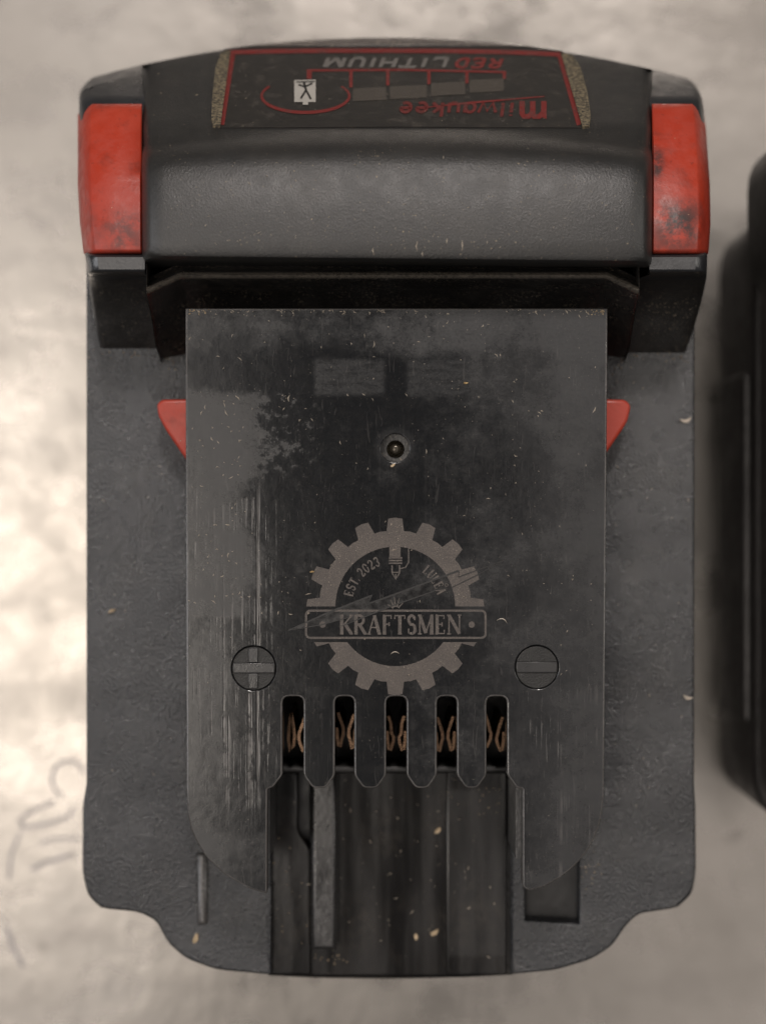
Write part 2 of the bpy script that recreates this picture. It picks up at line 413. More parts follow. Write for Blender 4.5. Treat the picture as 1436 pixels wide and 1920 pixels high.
# glyphs on a unit box, y down: list of (polyline, weight, closed); weight 1 = stem, 0.45 = hairline
T_, H_ = 1.0, 0.45
def ser(x, y, w=0.26): return ([(x - w / 2, y), (x + w / 2, y)], H_)
GLY = {
 'K': [([(.16, 0), (.16, 1)], T_), ([(.92, .02), (.22, .58)], H_), ([(.40, .46), (.90, 1)], T_), ser(.16, 0), ser(.16, 1), ser(.90, 0), ser(.88, 1)],
 'R': [([(.16, 0), (.16, 1)], T_), ([(.16, .02)] + arc(.45, .26, .33, .24, -90, 90) + [(.16, .50)], .8), ([(.45, .5), (.92, 1)], T_), ser(.16, 0), ser(.16, 1), ser(.94, 1, .2)],
 'A': [([(.5, 0), (.10, 1)], H_), ([(.5, 0), (.88, 1)], T_), ([(.24, .66), (.74, .66)], H_), ser(.10, 1), ser(.88, 1)],
 'F': [([(.2, 0), (.2, 1)], T_), ([(.2, .02), (.85, .02), (.85, .2)], H_), ([(.2, .48), (.66, .48)], H_), ([(.66, .38), (.66, .58)], H_), ser(.2, 1, .34), ser(.14, 0, .2)],
 'T': [([(.5, 0), (.5, 1)], T_), ([(.08, .2), (.08, .02), (.92, .02), (.92, .2)], H_), ser(.5, 1, .34)],
 'S': [(arc(.48, .25, .32, .23, -20, -200)[0:] + arc(.50, .74, .34, .25, -110, 130, 14), .85), ([(.80, .04), (.80, .26)], H_), ([(.16, .72), (.16, .97)], H_)],
 'M': [([(.12, 0), (.12, 1)], H_), ([(.12, 0), (.5, .96)], T_), ([(.5, .96), (.88, 0)], H_), ([(.88, 0), (.88, 1)], T_), ser(.12, 0, .2), ser(.12, 1), ser(.88, 0, .2), ser(.88, 1)],
 'E': [([(.2, 0), (.2, 1)], T_), ([(.2, .02), (.84, .02), (.84, .2)], H_), ([(.2, .49), (.66, .49)], H_), ([(.66, .38), (.66, .6)], H_), ([(.2, .98), (.87, .98), (.87, .78)], H_), ser(.14, 0, .2), ser(.14, 1, .2)],
 'N': [([(.14, 0), (.14, 1)], H_), ([(.14, 0), (.86, 1)], T_), ([(.86, 0), (.86, 1)], H_), ser(.10, 0, .2), ser(.14, 1), ser(.86, 0)],
 'L': [([(.2, 0), (.2, 1)], T_), ([(.2, .98), (.85, .98), (.85, .76)], H_), ser(.2, 0, .34), ser(.14, 1, .2)],
 'U': [([(.16, 0), (.16, .62)] + arc(.5, .64, .34, .35, 180, 90, 8), T_), (arc(.5, .64, .34, .35, 90, 0, 8) + [(.84, 0)], H_), ser(.16, 0), ser(.84, 0)],
 'I': [([(.5, 0), (.5, 1)], T_), ser(.5, 0), ser(.5, 1)],
 'D': [([(.16, 0), (.16, 1)], T_), ([(.16, .02)] + arc(.4, .5, .46, .48, -90, 90) + [(.16, .98)], .8), ser(.12, 0, .2), ser(.12, 1, .2)],
 'H': [([(.14, 0), (.14, 1)], T_), ([(.86, 0), (.86, 1)], T_), ([(.14, .5), (.86, .5)], H_)],
 '2': [(arc(.48, .28, .32, .27, -170, 30) + [(.12, .96)], .8), ([(.12, .97), (.86, .97), (.88, .82)], T_)],
 '0': [(arc(.5, .5, .36, .49, 0, 345, 20), .8)],
 '3': [(arc(.46, .26, .30, .25, -170, 80), .8), (arc(.46, .74, .36, .26, -80, 170), .8)],
 '.': [([(.1, .93), (.3, .93)], 1.4)],
 'i': [([(.4, .30), (.4, 1)], T_), ([(.4, .06), (.4, .16)], T_)], 'l': [([(.4, 0), (.4, 1)], T_)],
 'w': [([(.02, .3), (.22, 1), (.5, .4), (.76, 1), (.98, .3)], T_)],
 'a': [(arc(.42, .66, .34, .33, 0, 340, 16), .8), ([(.80, .3), (.80, 1)], T_)],
 'u': [([(.12, .3), (.12, .75)] + arc(.45, .74, .33, .25, 180, 30, 8), T_), ([(.80, .3), (.80, 1)], T_)],
 'k': [([(.15, 0), (.15, 1)], T_), ([(.8, .3), (.2, .68)], .8), ([(.36, .6), (.85, 1)], T_)],
 'e': [([(.14, .64), (.82, .64)] + arc(.48, .66, .36, .34, -5, -310, 16), .8)],
 'm': [([(.0, .05), (.10, .05), (.10, 1)], 1.2), ([(.10, .30), (.28, .05), (.48, .05), (.52, .2), (.52, 1)], 1.2), ([(.52, .30), (.68, .05), (.86, .05), (.92, .2), (.92, 1)], 1.2)],
 'o': [(arc(.5, .66, .36, .34, 0, 345, 16), .8)],
}
def text(pr, s, fx, size, stem, width=0.62, gap=0.12, sans=False, widths={}):
    """fx(u, v): text plane (u along the line, v down, both in px) -> photo px"""
    u = 0
    for ch in s:
        w = widths.get(ch, width) * size
        if ch != ' ':
            for g in GLY[ch]:
                if sans and len(g[0]) == 2 and g[1] == H_ and abs(g[0][0][1] - g[0][1][1]) < 1e-6 and (g[0][0][1] in (0, 1)): continue
                pr.strip([(u + p[0] * w, p[1] * size) for p in g[0]], stem * (1.0 if sans else g[1]), False, fx)
        u += w + gap * size
    return u
def text_len(s, size, width=0.62, gap=0.12, widths={}):
    return sum(widths.get(c, width) * size + gap * size for c in s) - gap * size

# ------------------------------------------------------------------ the battery pack
pack = empty('battery_pack', (0, 0, 0))
tag(pack, 'worn black cordless tool battery pack with red release latches and engraved gear emblem', 'battery pack', 'tool batteries on the bench')

OUT = [(162, 1470), (157, 1500), (155, 1640, 20), (166, 1680, 14), (190, 1704, 14), (262, 1711, 18), (294, 1728, 14), (314, 1768, 16), (348, 1798, 18),
       (405, 1819, 20), (500, 1832, 30), (720, 1838, 60), (940, 1832, 30), (1040, 1820, 20), (1108, 1800, 20), (1148, 1774, 16), (1174, 1735, 14),
       (1196, 1714, 16), (1268, 1703, 14), (1296, 1674, 14), (1304, 1640, 20), (1303, 1500), (1301, 1470)]
FULL = OUT + [(1303, 330, 8), (162, 330, 8)]
body_o = round_poly(pxs(FULL, ZS), 0.0004)
ZB = ZS - 0.0040; ZF = ZB + 0.0022
# lower case: stands on the bench, foot ring below, seam line half way up
bm = bmesh.new()
case = inset(ccw(body_o), 0.0007)
prism(case, 0.0, 0.0245, 0.0006, bm=bm)
o = from_bm('lower_case', bm, M['body'], pack)
seam = prism(inset(ccw(body_o), 0.0014), 0.0245, 0.0255, 0.0)
from_bm('seam_groove', seam, M['cavity'], pack)
from_bm('body', prism(inset(ccw(body_o), 0.00012), 0.0255, ZB, 0.0003), M['body'], pack)
# shoulder deck, open over the terminal channel
deck_o = [(506, 1832.5), (509, 1660), (509, 1296), (958, 1296), (958, 1660), (956, 1831)]
i0 = [i for i, p in enumerate(OUT) if p[0] == 720][0]
right = OUT[i0 + 1:]; left = OUT[:i0]
right[0] = (956.5, 1831.5)
deck_poly = [(509, 1828.5)] + [(509, 1296), (958, 1296), (958, 1827.5)] + right[1:] + [(1303, 330, 8), (162, 330, 8)] + left[:-1]
deck_poly = [p for p in deck_poly]
deck = from_bm('shoulder_deck', prism(round_poly(pxs(deck_poly, ZS), 0.0), ZB - 0.0002, ZS, 0.00035, holes=[pxs([(984, 1600), (1086, 1600), (1086, 1732), (984, 1726)], ZS)]), M['deck'], pack)
# channel floor with shallow steps, and the guide rib
def slab(name, pts, z0, z1, mat, bev=0.0003, rad=0.0, parent=pack):
    return from_bm(name, prism(round_poly(pxs(pts, z1), rad), z0, z1, bev), mat, parent)
slab('channel_floor', [(506, 1829), (506, 1446), (560, 1446), (560, 1560, 10), (584, 1592, 6), (584, 1829)], ZB, ZF + 0.0006, M['channel'], 0.0004)
slab('channel_floor', [(580, 1830), (580, 1446), (842, 1446), (842, 1830)], ZB - .0001, ZF, M['channel'])
slab('channel_floor', [(836, 1829), (836, 1446), (951, 1446), (951, 1829)], ZB, ZF + 0.0004, M['channel'], 0.0003)
slab('channel_floor', [(946, 1829), (946, 1446), (961, 1446), (961, 1829)], ZB, ZF + 0.0002, M['channel'], 0.0003)
slab('guide_rib', [(583, 1781), (583, 1446), (631, 1446), (631, 1781)], ZB, ZF + 0.0026, M['rail'], 0.0006)
v0 = [(500, 1806), (968, 1806), (962, 1831), (880, 1835.5, 20), (740, 1838.5, 40), (600, 1837, 20), (502, 1832.5)]
from_bm('front_lip', prism(round_poly(pxs(v0, ZF - 0.0001), 0), 0.0262, ZF - 0.0001, 0.0010, seg=5), M['channel'], pack)
# corner guards that stand out from the rear corners
for sx, pts in ((-1, [(159, 1478, 6), (153, 1510, 8), (152, 1640, 20), (163, 1683, 14), (190, 1708, 10), (205, 1700), (205, 1478)]),
                (1, [(1302, 1478, 6), (1306, 1510, 8), (1307, 1640, 20), (1299, 1680, 14), (1269, 1707, 10), (1250, 1700), (1250, 1478)])):
    from_bm('corner_guard', prism(round_poly(pxs(pts, ZS - 0.003), 0), 0.012, ZS - 0.003, 0.0012, seg=4), M['body'], pack)

# rail core under the plate
ZPB = ZP - 0.0024
core = [(376, 590), (380, 1540, 14), (412, 1600, 8), (506, 1610), (506, 1296), (966, 1296), (966, 1610), (1075, 1610, 8), (1095, 1570, 14), (1104, 590)]
slab('recess_shade', [(985, 1601), (1085, 1601), (1085, 1731), (985, 1725)], ZB, ZB + 0.0008, M['cavity'], 0.0)  # dark slab added so the recess looks shaded
from_bm('rail_core', prism(round_poly(pxs(core, ZPB), 0), ZS - 0.0003, ZPB, 0.0), M['body'], pack)
# small post by left rail, pale colour paints its lit look; right rail step
slab('rail_post', [(369, 1736, 6), (369, 1600), (389, 1600), (389, 1736, 6)], ZS - 0.0002, ZS + 0.0006, M['rim'], 0.0006)
slab('rail_step', [(508, 1800), (508, 1660), (503, 1660), (501, 1800)], ZS - 0.0002, ZS + 0.0008, M['deck'], 0.0003)
# terminal block: fins under the plate fingers and a low front sill
SLOTS = [(530, 569), (628, 664), (724, 762), (819, 856), (912, 950)]
FING = [(569, 628), (664, 724), (762, 819), (856, 912)]
for a, b in FING:
    slab('terminal_fin', [(a + 4, 1290), (a + 4, 1452), (b - 4, 1452), (b - 4, 1290)], ZB, ZPB, M['cavity'], 0.0)
slab('terminal_sill', [(511, 1436), (511, 1449), (956, 1449), (956, 1436)], ZB, ZS + 0.004, M['cavity'], 0.0004)
# spring contacts, a pair in each slot, bent sheet metal standing on edge
def clip(pts, z0, z1, t=0.00040):
    bm = bmesh.new()
    c = [P(x, y, z1) for x, y in pts]
    for zz in (None,):
        L, Rr = [], []
        for i, p in enumerate(c):
            a = c[max(0, i - 1)]; b = c[min(len(c) - 1, i + 1)]
            d = (b - a).normalized(); q = Vector((-d.y, d.x, 0)) * t / 2
            L.append(p + q); Rr.append(p - q)
        ring = L + Rr[::-1]
        n = len(L)
        lo = [bm.verts.new((p.x, p.y, z0)) for p in ring]; hi = [bm.verts.new((p.x, p.y, z1)) for p in ring]
        m = len(ring)
        for i in range(m):
            bm.faces.new((lo[i - 1], lo[i], hi[i], hi[i - 1]))
        for i in range(n - 1):
            bm.faces.new((hi[i], hi[i + 1], hi[m - 2 - i], hi[m - 1 - i]))
    return from_bm('terminal_contact', bm, M['bronze'], pack)
random.seed(3)
for k, (a, b) in enumerate(SLOTS):
    c = (a + b) / 2 + (740 - (a + b) / 2) * 0.03
    w = random.uniform(-2, 2)
    for s in (-1, 1):
        dx = 11 if k in (0, 4) else 9
        top = 1344 + random.uniform(-6, 8)
        pts = [(c + s * (dx + 6), top - 2), (c + s * (dx + 1), top + 12), (c + s * (7 + w), top + 28 + w), (c + s * 5, top + 38), (c + s * (7 - w * .5), top + 48), (c + s * (dx + 2), top + 62), (c + s * (dx + 5), top + 60), (c + s * (dx + 7), top + 46), (c + s * (dx + 8), top + 26)]
        if k == 0 and s == -1:
            pts = [(c - 9, 1337), (c - 13, 1362), (c - 14, 1388), (c - 11, 1410), (c - 5, 1398), (c - 3, 1380), (c - 5, 1360), (c - 9, 1337)]
        clip(pts, ZB, ZP - 0.0062 - 0.0008 * random.random(), 0.00036)

# red lock tabs at both sides of the rail
for pts, step in (([(294, 758, 8), (303, 749, 8), (372, 748), (372, 880), (349, 862), (312, 808, 10), (297, 780, 8)], [(309, 806, 4), (372, 806), (372, 883), (348, 862)]),
                  ([(1110, 748), (1172, 749, 8), (1183, 760, 8), (1176, 790, 8), (1166, 806, 8), (1136, 850), (1110, 880)], [(1110, 806), (1167, 806, 4), (1135, 852), (1110, 885)])):
    t = from_bm('lock_tab', prism(round_poly(pxs(pts, ZS + 0.006), 0), ZS - 0.0002, ZS + 0.0060, 0.0004), M['red'], pack)

# top plate with slots, fingers, hole and medallions
PL = [(348, 578), (1139, 578), (1132, 1490, 40), (1127, 1540, 30), (1106, 1592, 24), (1066, 1636, 24), (1020, 1664, 20), (990, 1671, 8), (979, 1662, 4), (979, 1480, 2)]
PL += [(967, 1477, 4), (950, 1453, 4)]
for i in range(4, -1, -1):
    a, b = SLOTS[i]
    PL += [(b, 1306, 13), (a, 1306, 13)]
    if i > 0:
        fa, fb = FING[i - 1]
        PL += [(fb, 1454, 6), (fb - 17, 1478, 8), (fa + 17, 1478, 8), (fa, 1454, 6)]
PL += [(530, 1453, 4), (513, 1476, 4), (502, 1480, 2), (501, 1676, 4), (470, 1668, 8), (420, 1640, 10), (384, 1604, 10), (362, 1566, 14), (352, 1530, 20), (350, 1480)]
def hole(px, py, r): v = P(px, py, ZP); return circle(v.x, v.y, r * (ZC - ZP) / F_PX, 44)
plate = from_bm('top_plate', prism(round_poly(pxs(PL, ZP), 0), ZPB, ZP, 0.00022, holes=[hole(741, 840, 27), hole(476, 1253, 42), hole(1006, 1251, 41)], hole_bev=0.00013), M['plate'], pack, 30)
S = (ZC - ZP) / F_PX
plate.data.materials.append(M['rim'])  # bevel faces get the pale painted highlight
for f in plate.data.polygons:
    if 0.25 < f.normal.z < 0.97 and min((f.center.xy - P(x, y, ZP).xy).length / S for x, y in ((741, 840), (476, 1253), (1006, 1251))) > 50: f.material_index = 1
def disc(name, px, py, r, z0, z1, bev, mat):
    v = P(px, py, z1)
    return from_bm(name, prism(circle(v.x, v.y, r * S, 44), z0, z1, bev), mat, plate)
disc('plus_mark', 476, 1253, 41.3, ZP - 0.0014, ZP - 0.00030, 0.0001, M['mark'])
disc('minus_mark', 1006, 1251, 40.3, ZP - 0.0014, ZP - 0.00030, 0.0001, M['mark'])
def bar(name, pts):
    return from_bm(name, prism(pxs(pts, ZP - 0.00003), ZP - 0.0006, ZP - 0.00003, 0.00010), M['markbar'], plate)
bar('plus_bar', [(437, 1243), (515, 1243), (515, 1262), (437, 1262)])
bar('plus_bar', [(466, 1215), (484, 1215), (484, 1242.6), (466, 1242.6)])
bar('plus_bar', [(466, 1262.4), (484, 1262.4), (484, 1291), (466, 1291)])
bar('minus_bar', [(968, 1241), (1044, 1241), (1044, 1261), (968, 1261)])
disc('hole_floor', 741, 840, 30, ZP - 0.0032, ZP - 0.0022, 0.0, M['hole'])
bm = bmesh.new()
bmesh.ops.create_uvsphere(bm, u_segments=28, v_segments=14, radius=12.5 * S)
v = P(741.5, 842, ZP - 0.0021)
for q in bm.verts: q.co = Vector((q.co.x, q.co.y, q.co.z * 0.75)) + v
scr_o = from_bm('screw_head', bm, M['screw'], plate)
v2 = P(741.5, 842, ZP - 0.0016)
bm = bmesh.new()
ring = [[Vector((v2.x + math.cos(2 * math.pi * i / 32) * rr * S, v2.y + math.sin(2 * math.pi * i / 32) * rr * S, v2.z + zz)) for i in range(32)] for rr, zz in ((12, -0.0005), (13.5, -0.0002), (15.5, -0.0003), (17, -0.0006))]
from_bm('screw_collar', loft(ring, caps=False, closed=True), M['screw'], plate)

# ---- engraved emblem on the plate
def on_plate(px, py, lift): return P(px, py, ZP + lift)
GC = (741, 1137)
def clip_poly(pts, yc, keep_above):
    out = []
    for i in range(len(pts)):
        a, b = pts[i - 1], pts[i]
        ia = (a[1] <= yc) == keep_above; ib = (b[1] <= yc) == keep_above
        if ia != ib:
            t = (yc - a[1]) / (b[1] - a[1]); out.append((a[0] + t * (b[0] - a[0]), yc))
        if ib: out.append(b)
    return out
pr = Print(on_plate, 2.0e-5)
prof = []
for k in range(16):
    t0 = k * 22.5
    prof += [(t0 - 11.25, 143), (t0 - 6.6, 142), (t0 - 4.6, 165), (t0, 166.5), (t0 + 4.6, 165), (t0 + 6.6, 142)]
prof.append((360 - 11.25, 143))
def pol(a, r): return (GC[0] + r * math.sin(R(a)), GC[1] - r * math.cos(R(a)))
for (a0, r0), (a1, r1) in zip(prof, prof[1:]):
    q = [pol(a0, 112), pol(a0, r0), pol(a1, r1), pol(a1, 112)]
    for yc, up in ((1137, True), (1204, False)):
        c = clip_poly(q, yc, up)
        if len(c) >= 3: pr.k = 0; pr.poly(c)
pr.done('gear_emblem', M['engrave'], plate)
pr = Print(on_plate, 2.4e-5)
bn = round_poly([(574, 1145), (910, 1145), (910, 1196), (574, 1196)], 9)
pr.strip(bn, 4, closed=True)
for x in (605, 884): pr.poly(circle(x, 1171, 6, 16))
pr.done('name_banner', M['engrave'], plate)
pr = Print(on_plate, 2.4e-5)
KW = {'M': .80, 'K': .66, 'R': .62, 'A': .68, 'F': .52, 'T': .60, 'S': .48, 'E': .54, 'N': .74}
sz = 35; ln = text_len('KRAFTSMEN', sz, widths=KW, gap=.07); kx = 228 / ln
text(pr, 'KRAFTSMEN', lambda u, v: (637 + u * kx, 1153.5 + v), sz, 6.0, gap=.07, widths=KW)
pr.done('name_lettering', M['engrave'], plate)
pr = Print(on_plate, 2.4e-5)
def ring_text(s, a0, rad, size, stem):
    def fx(u, v):
        a = a0 + math.degrees(u / rad); return pol(a, rad - v)
    text(pr, s, fx, size, stem, width=0.60, gap=0.16, widths={'.': .3, 'U': .66})
ring_text('EST.', -77, 99, 17, 3.6); ring_text('2023', -48, 99, 17, 3.4)
ring_text('LULEA', 38, 99, 17, 3.6)
q = pol(38 + math.degrees(4.35 * 17 * .76 / 99) - 3.2, 104); pr.strip(circle(q[0], q[1], 2.6, 10), 1.4, closed=True)
pr.done('arc_lettering', M['engrave'], plate)
pr = Print(on_plate, 2.6e-5)      # little tool nozzle hanging from the gear
pr.poly([(730, 1018), (751, 1018), (751, 1044), (730, 1044)])
for y in (1046, 1051, 1056): pr.strip([(729, y), (754, y)], 3)
pr.strip([(735, 1060), (735, 1074), (742, 1086), (749, 1074), (749, 1060)], 2.6)
pr.strip([(735, 1073), (749, 1073)], 2); pr.strip([(742, 1076), (742, 1086)], 2.5)
pr.strip([(766, 1024), (766, 1054), (760, 1064), (750, 1066)], 2.2)
for a in (-70, -40, -10, 25, 60):
    pr.strip([(742 + 5 * math.sin(R(a)), 1141 - 3 * math.cos(R(a))), (742 + 16 * math.sin(R(a)), 1141 - 22 * math.cos(R(a)))], [3.5, 0.8])
pr.done('nozzle_emblem', M['engrave'], plate)
# lightning bolt scratched across the emblem
up = [(540, 1182), (612, 1150), (698, 1116), (692, 1131), (722, 1121), (860, 1070), (859, 1082), (946, 1050)]
dn = [(895, 1078), (846, 1102), (822, 1119), (826, 1104), (780, 1120), (735, 1136), (690, 1154), (640, 1174), (652, 1158), (600, 1172)]
pr = Print(on_plate, 0.9e-5); pr.poly(up[:5] + [(800, 1092), (850, 1078)] + dn[1:]); pr.done('bolt_streak', M['bolt'], plate)
pr = Print(on_plate, 7.0e-5)
pr.strip(up[:3], [1.2, 3.4, 3.0]); pr.strip(up[3:6], [2.4, 3.4, 3.4]); pr.strip([up[5], up[6], up[7]], [2.4, 2.2, 1])
pr.strip([up[7]] + dn[:2], [1, 1.8, 1.8]); pr.strip(dn[3:8], [1.6, 2.4, 2.2, 2.2, 1.4]); pr.strip(dn[8:] + [up[0]], [1.6, 2.0, 1])
pr.done('bolt_outline', M['cut'], plate)

# ------------------------------------------------------------------ head of the pack
def y_arc(x): return 70 + 68 * ((x - 727) / 530.0) ** 2
ZL0, ZL1, YL0, YL1 = 0.0432, 0.0600, 92.0, 240.0
_yb, _yt = P(718, YL0, ZL0).y, P(718, YL1, ZL1).y
_m = (_yt - _yb) / (ZL1 - ZL0)
def zl(py):                                  # height of the flat label slope where photo row py meets it
    a = (960 - py) / F_PX
    return (a * ZC - _yb + _m * ZL0) / (_m + a)
PROF = [(250, .0619), (258, .0633), (266, .0644), (276, .0654), (290, .0663), (310, .0669), (345, .0675), (400, .0679), (450, .0680), (476, .06795), (484, .0677), (489, .0671), (492, .0660)]
def hump_z(py):
    if py <= 240: return zl(py)
    pts = [(240, ZL1)] + PROF
    for a, b in zip(pts, pts[1:]):
        if a[0] <= py <= b[0]: return a[1] + (b[1] - a[1]) * (py - a[0]) / (b[0] - a[0])
    return PROF[-1][1]
def hump_row(x, drop=0.0):
    ya = y_arc(x); e = (x - 735) / 480.0
    sh = 26 * abs(e) ** 2.5
    rowpts = []
    yb = max(YL0 - 4, ya + 2.5)
    base = P(x, ya, zl(yb) - 0.006)
    rowpts.append(Vector((base.x, base.y - 0.001, 0.004))); rowpts.append(Vector((base.x, base.y - 0.0006, 0.02)))
    rowpts.append(base)
    rowpts.append(P(x, ya + 0.5, zl(yb) - 0.0025))
    for t in (0.35, 0.7): rowpts.append(P(x, ya + (yb - ya) * t, zl(yb) - 0.0025 * (1 - t) ** 2))
    for k in range(9):
        py = yb + (YL1 - yb) * k / 8
        rowpts.append(P(x, py, zl(py) - drop))
    for py, z in PROF:
        s = sh * max(0.0, min(1, (345 - py) / 90.0)) if py < 345 else 0
        s2 = 5 * e * 1.0 if py > 470 else 0
        rowpts.append(P(x, py + s + s2, z - drop - 0.0008 * abs(e) ** 4))
    rowpts.append(P(x, 496 + 5 * e, 0.0635)); rowpts.append(P(x, 502, 0.058)); rowpts.append(P(x, 508, 0.030))
    q = P(x, 500, 0.030); rowpts.append(Vector((q.x, q.y, 0.004)))
    return rowpts
HX0, HX1 = 266, 1223
xs = [(HX0, .020), (HX0 + .4, .0050), (HX0 + 1.5, .0034), (HX0 + 4, .0021), (HX0 + 8, .0011), (HX0 + 13, .0005), (HX0 + 20, .00012)]
rows = [hump_row(x, d) for x, d in xs]
for k in range(1, 40): rows.append(hump_row(HX0 + 20 + (HX1 - HX0 - 40) * k / 40))
rows += [hump_row(HX0 + HX1 - x, d) for x, d in reversed(xs)]
rows[0] = [Vector((p.x, p.y, min(p.z, 0.030))) for p in rows[1]]; rows[-1] = [Vector((p.x, p.y, min(p.z, 0.030))) for p in rows[-2]]
head = from_bm('head_housing', loft(rows), M['head'], pack, 40)

# ledge and neck behind the head
def neck_row(xin, xout, y, dy, z, xb=0):
    row = [P(275 + xb, 470, z), P(275 + xb, y + dy + 10, z)]
    row += [P(275 + xb + (340 - 275) * (u - .18 * math.sin(2 * math.pi * u) * .5), y + dy * (0.5 + 0.5 * math.cos(math.pi * u)), z) for u in (0, .12, .25, .4, .55, .7, .85, 1)]
    row += [P(740, y, z)]
    row += [P(1198 - xb - (1198 - 1136) * (u - .18 * math.sin(2 * math.pi * u) * .5), y + dy * (0.5 + 0.5 * math.cos(math.pi * u)), z) for u in (1, .85, .7, .55, .4, .25, .12, 0)]
    return row + [P(1198 - xb, y + dy + 10, z), P(1198 - xb, 470, z)]
nr = [neck_row(0, 0, y, dy, z, xb) for y, dy, z, xb in ((492, 30, .0598, 0), (502, 29, .0602, 0), (506, 28, .0612, 0), (509, 28, .0621, 0), (512, 28, .0627, 0), (516, 28, .0630, .3), (520, 29, .0628, .8), (524, 30, .0621, 1.8), (529, 33, .0608, 3.5), (536, 40, .0585, 7), (548, 55, .055, 12), (580, 62, .0512, 18), (628, 32, .0482, 24), (664, 8, ZS - .0001, 28))]
from_bm('neck_ledge', loft(nr, caps=False), M['ledge'], pack, 50)

# wings, latches and corner pads on both sides
def wing(side):
    if side < 0: fx = lambda t: 272 + (150 - 272) * t          # t = 0 inner, 1 outer
    else: fx = lambda t: 1217 + (1329 - 1217) * t
    def outer(py):                                             # outer edge in px along the wing
        pts = [(120, 158), (150, 150), (200, 149), (350, 149), (420, 153), (476, 160), (515, 166)] if side < 0 else [(120, 1296), (150, 1309), (200, 1318), (350, 1328), (420, 1329), (476, 1325), (515, 1324)]
        for a, b in zip(pts, pts[1:]):
            if a[0] <= py <= b[0]: return a[1] + (b[1] - a[1]) * (py - a[0]) / (b[0] - a[0])
        return pts[0][1] if py < 120 else pts[-1][1]
    inner = 272 if side < 0 else 1217
    def zw(py):
        pts = [(100, .041), (140, .0445), (192, .0535), (200, .0545), (240, .0569), (280, .0588), (315, .0601), (345, .0610), (375, .0616), (420, .0622), (476, .0628), (479, .0634), (482, .0637), (505, .0637), (510, .0635), (513, .0629), (515, .0620), (516, .0608)]
        for a, b in zip(pts, pts[1:]):
            if a[0] <= py <= b[0]: return a[1] + (b[1] - a[1]) * (py - a[0]) / (b[0] - a[0])
        return pts[0][1] if py < 100 else pts[-1][1]
    # housing under the latch: rows across from inner to outer
    rws = []
    for t, d in ((0, 0), (0.4, 0), (0.8, 0), (0.90, .0003), (0.95, .0010), (0.98, .0022), (1.0, .0045), (1.0, .012)):
        row = []
        x0 = inner + (outer(300) - inner) * t
        x0 = inner + (outer(y_arc(x0) + 12) - inner) * t
        ya = y_arc(x0) + (14 * max(0, (t - 0.72) / 0.28) ** 2.2 * 1.6)
        p = P(x0, ya, .037)
        row += [Vector((p.x, p.y - .001, .004)), Vector((p.x, p.y - .0004, .020)), p, P(x0, ya + 5, .0405 - d * .3)]
        for py in (ya + 16, 165, 178, 190, 205, 260, 345, 420, 474, 477, 479, 482, 494, 505, 509, 511, 513, 515):
            py = max(py, ya + 8)
            x = inner + (outer(py) - inner) * t
            dd = d
            low = -0.0011 if 192 < py < 477 else 0.0
            row.append(P(x, py, zw(py) + low - dd))
        # concave dusty rear wall
        for k, (py, z) in enumerate(((518, .0585), (524, .0560), (540, .0530), (565, .0508), (600, .0488), (640, .0470), (655, ZS - .0001))):
            xo = outer(515) + ((22 if side < 0 else -40) * ((py - 515) / 140.0) ** 1.3)
            inw = inner + (44 if side < 0 else -40) * min(1, (py - 515) / 12.0)
            x = inw + (xo - inw) * t
            row.append(P(x, py + (0 if side < 0 else 8) * (py - 515) / 140, min(z, z - d * .6) if k < 3 else max(z - d * .3, ZS - .0001)))
        rws.append(row)
    bm = loft(rws, caps=False)
    w = from_bm('wing_housing', bm, M['wing'], pack, 45)
    w.data.materials.append(M['wall'])
    ylim = P(0, 516, .060).y
    for f in w.data.polygons:
        c = f.center
        if c.y < ylim: f.material_index = 1
    # release latch: chamfered red button, crease at y = 345
    def zt(py): return zw(py) + 0.0012
    rws = []
    tin = 0.045
    for t, d in ((tin, .0025), (tin, .0004), (tin + .03, 0), (0.45, 0.0001), (0.80, .0002), (0.845, .0005), (0.93, .0022), (0.99, .0042), (1.02, .008), (1.02, .013)):
        row = []
        for py, e in ((194, .003), (195, .0010), (199, .0003), (206, 0), (240, 0), (280, 0), (315, 0), (345, -.00008), (375, 0), (420, 0), (466, 0), (472, .0002), (475.5, .0009), (476.5, .003)):
            x = inner + (outer(py) - inner) * t
            tl = max(0, (t - .8) / .2) if py < 240 else 0
            row.append(P(x, py + tl * 18, zt(py) - d - e))
        rws.append(row)
    from_bm('release_latch', loft(rws, caps=False), M['red'], pack, 60)
wing(-1); wing(1)

# ---- label on the front slope of the head
NL = Vector((0, (ZL1 - ZL0), (P(718, YL0, ZL0).y - P(718, YL1, ZL1).y))).normalized()
def on_label(px, py, lift): return P(px, py, zl(py)) + NL * lift
def sheet(name, pts, lift, mat, parent):
    pr = Print(on_label, lift); pr.poly(pts); return pr.done(name, mat, parent)
lp = [(432, 97)] + [(x, max(90.5, y_arc(x) + 4)) for x in range(470, 1040, 40)] + [(1050, 101), (1090, 241), (740, 239), (412, 241)]
bm = bmesh.new()
a = [bm.verts.new(on_label(p[0], p[1], -0.0003)) for p in lp]; b = [bm.verts.new(on_label(p[0], p[1], 0.00012)) for p in lp]
for i in range(len(lp)): bm.faces.new((a[i - 1], a[i], b[i], b[i - 1]))
bm.faces.new(b)
label = from_bm('front_label', bm, M['lblack'], pack, 20)
L0 = 0.00015
pr = Print(on_label, L0)      # red border, open along the top edge
pr.strip([(1086, 236), (1050, 106)], 11); pr.strip([(416, 236), (436, 104)], 10)
pr.strip([(433, 100), (520, 98), (620, 97), (740, 97), (860, 98), (960, 100), (1050, 104)], 8)
pr.done('label_border', M['lred'], label)
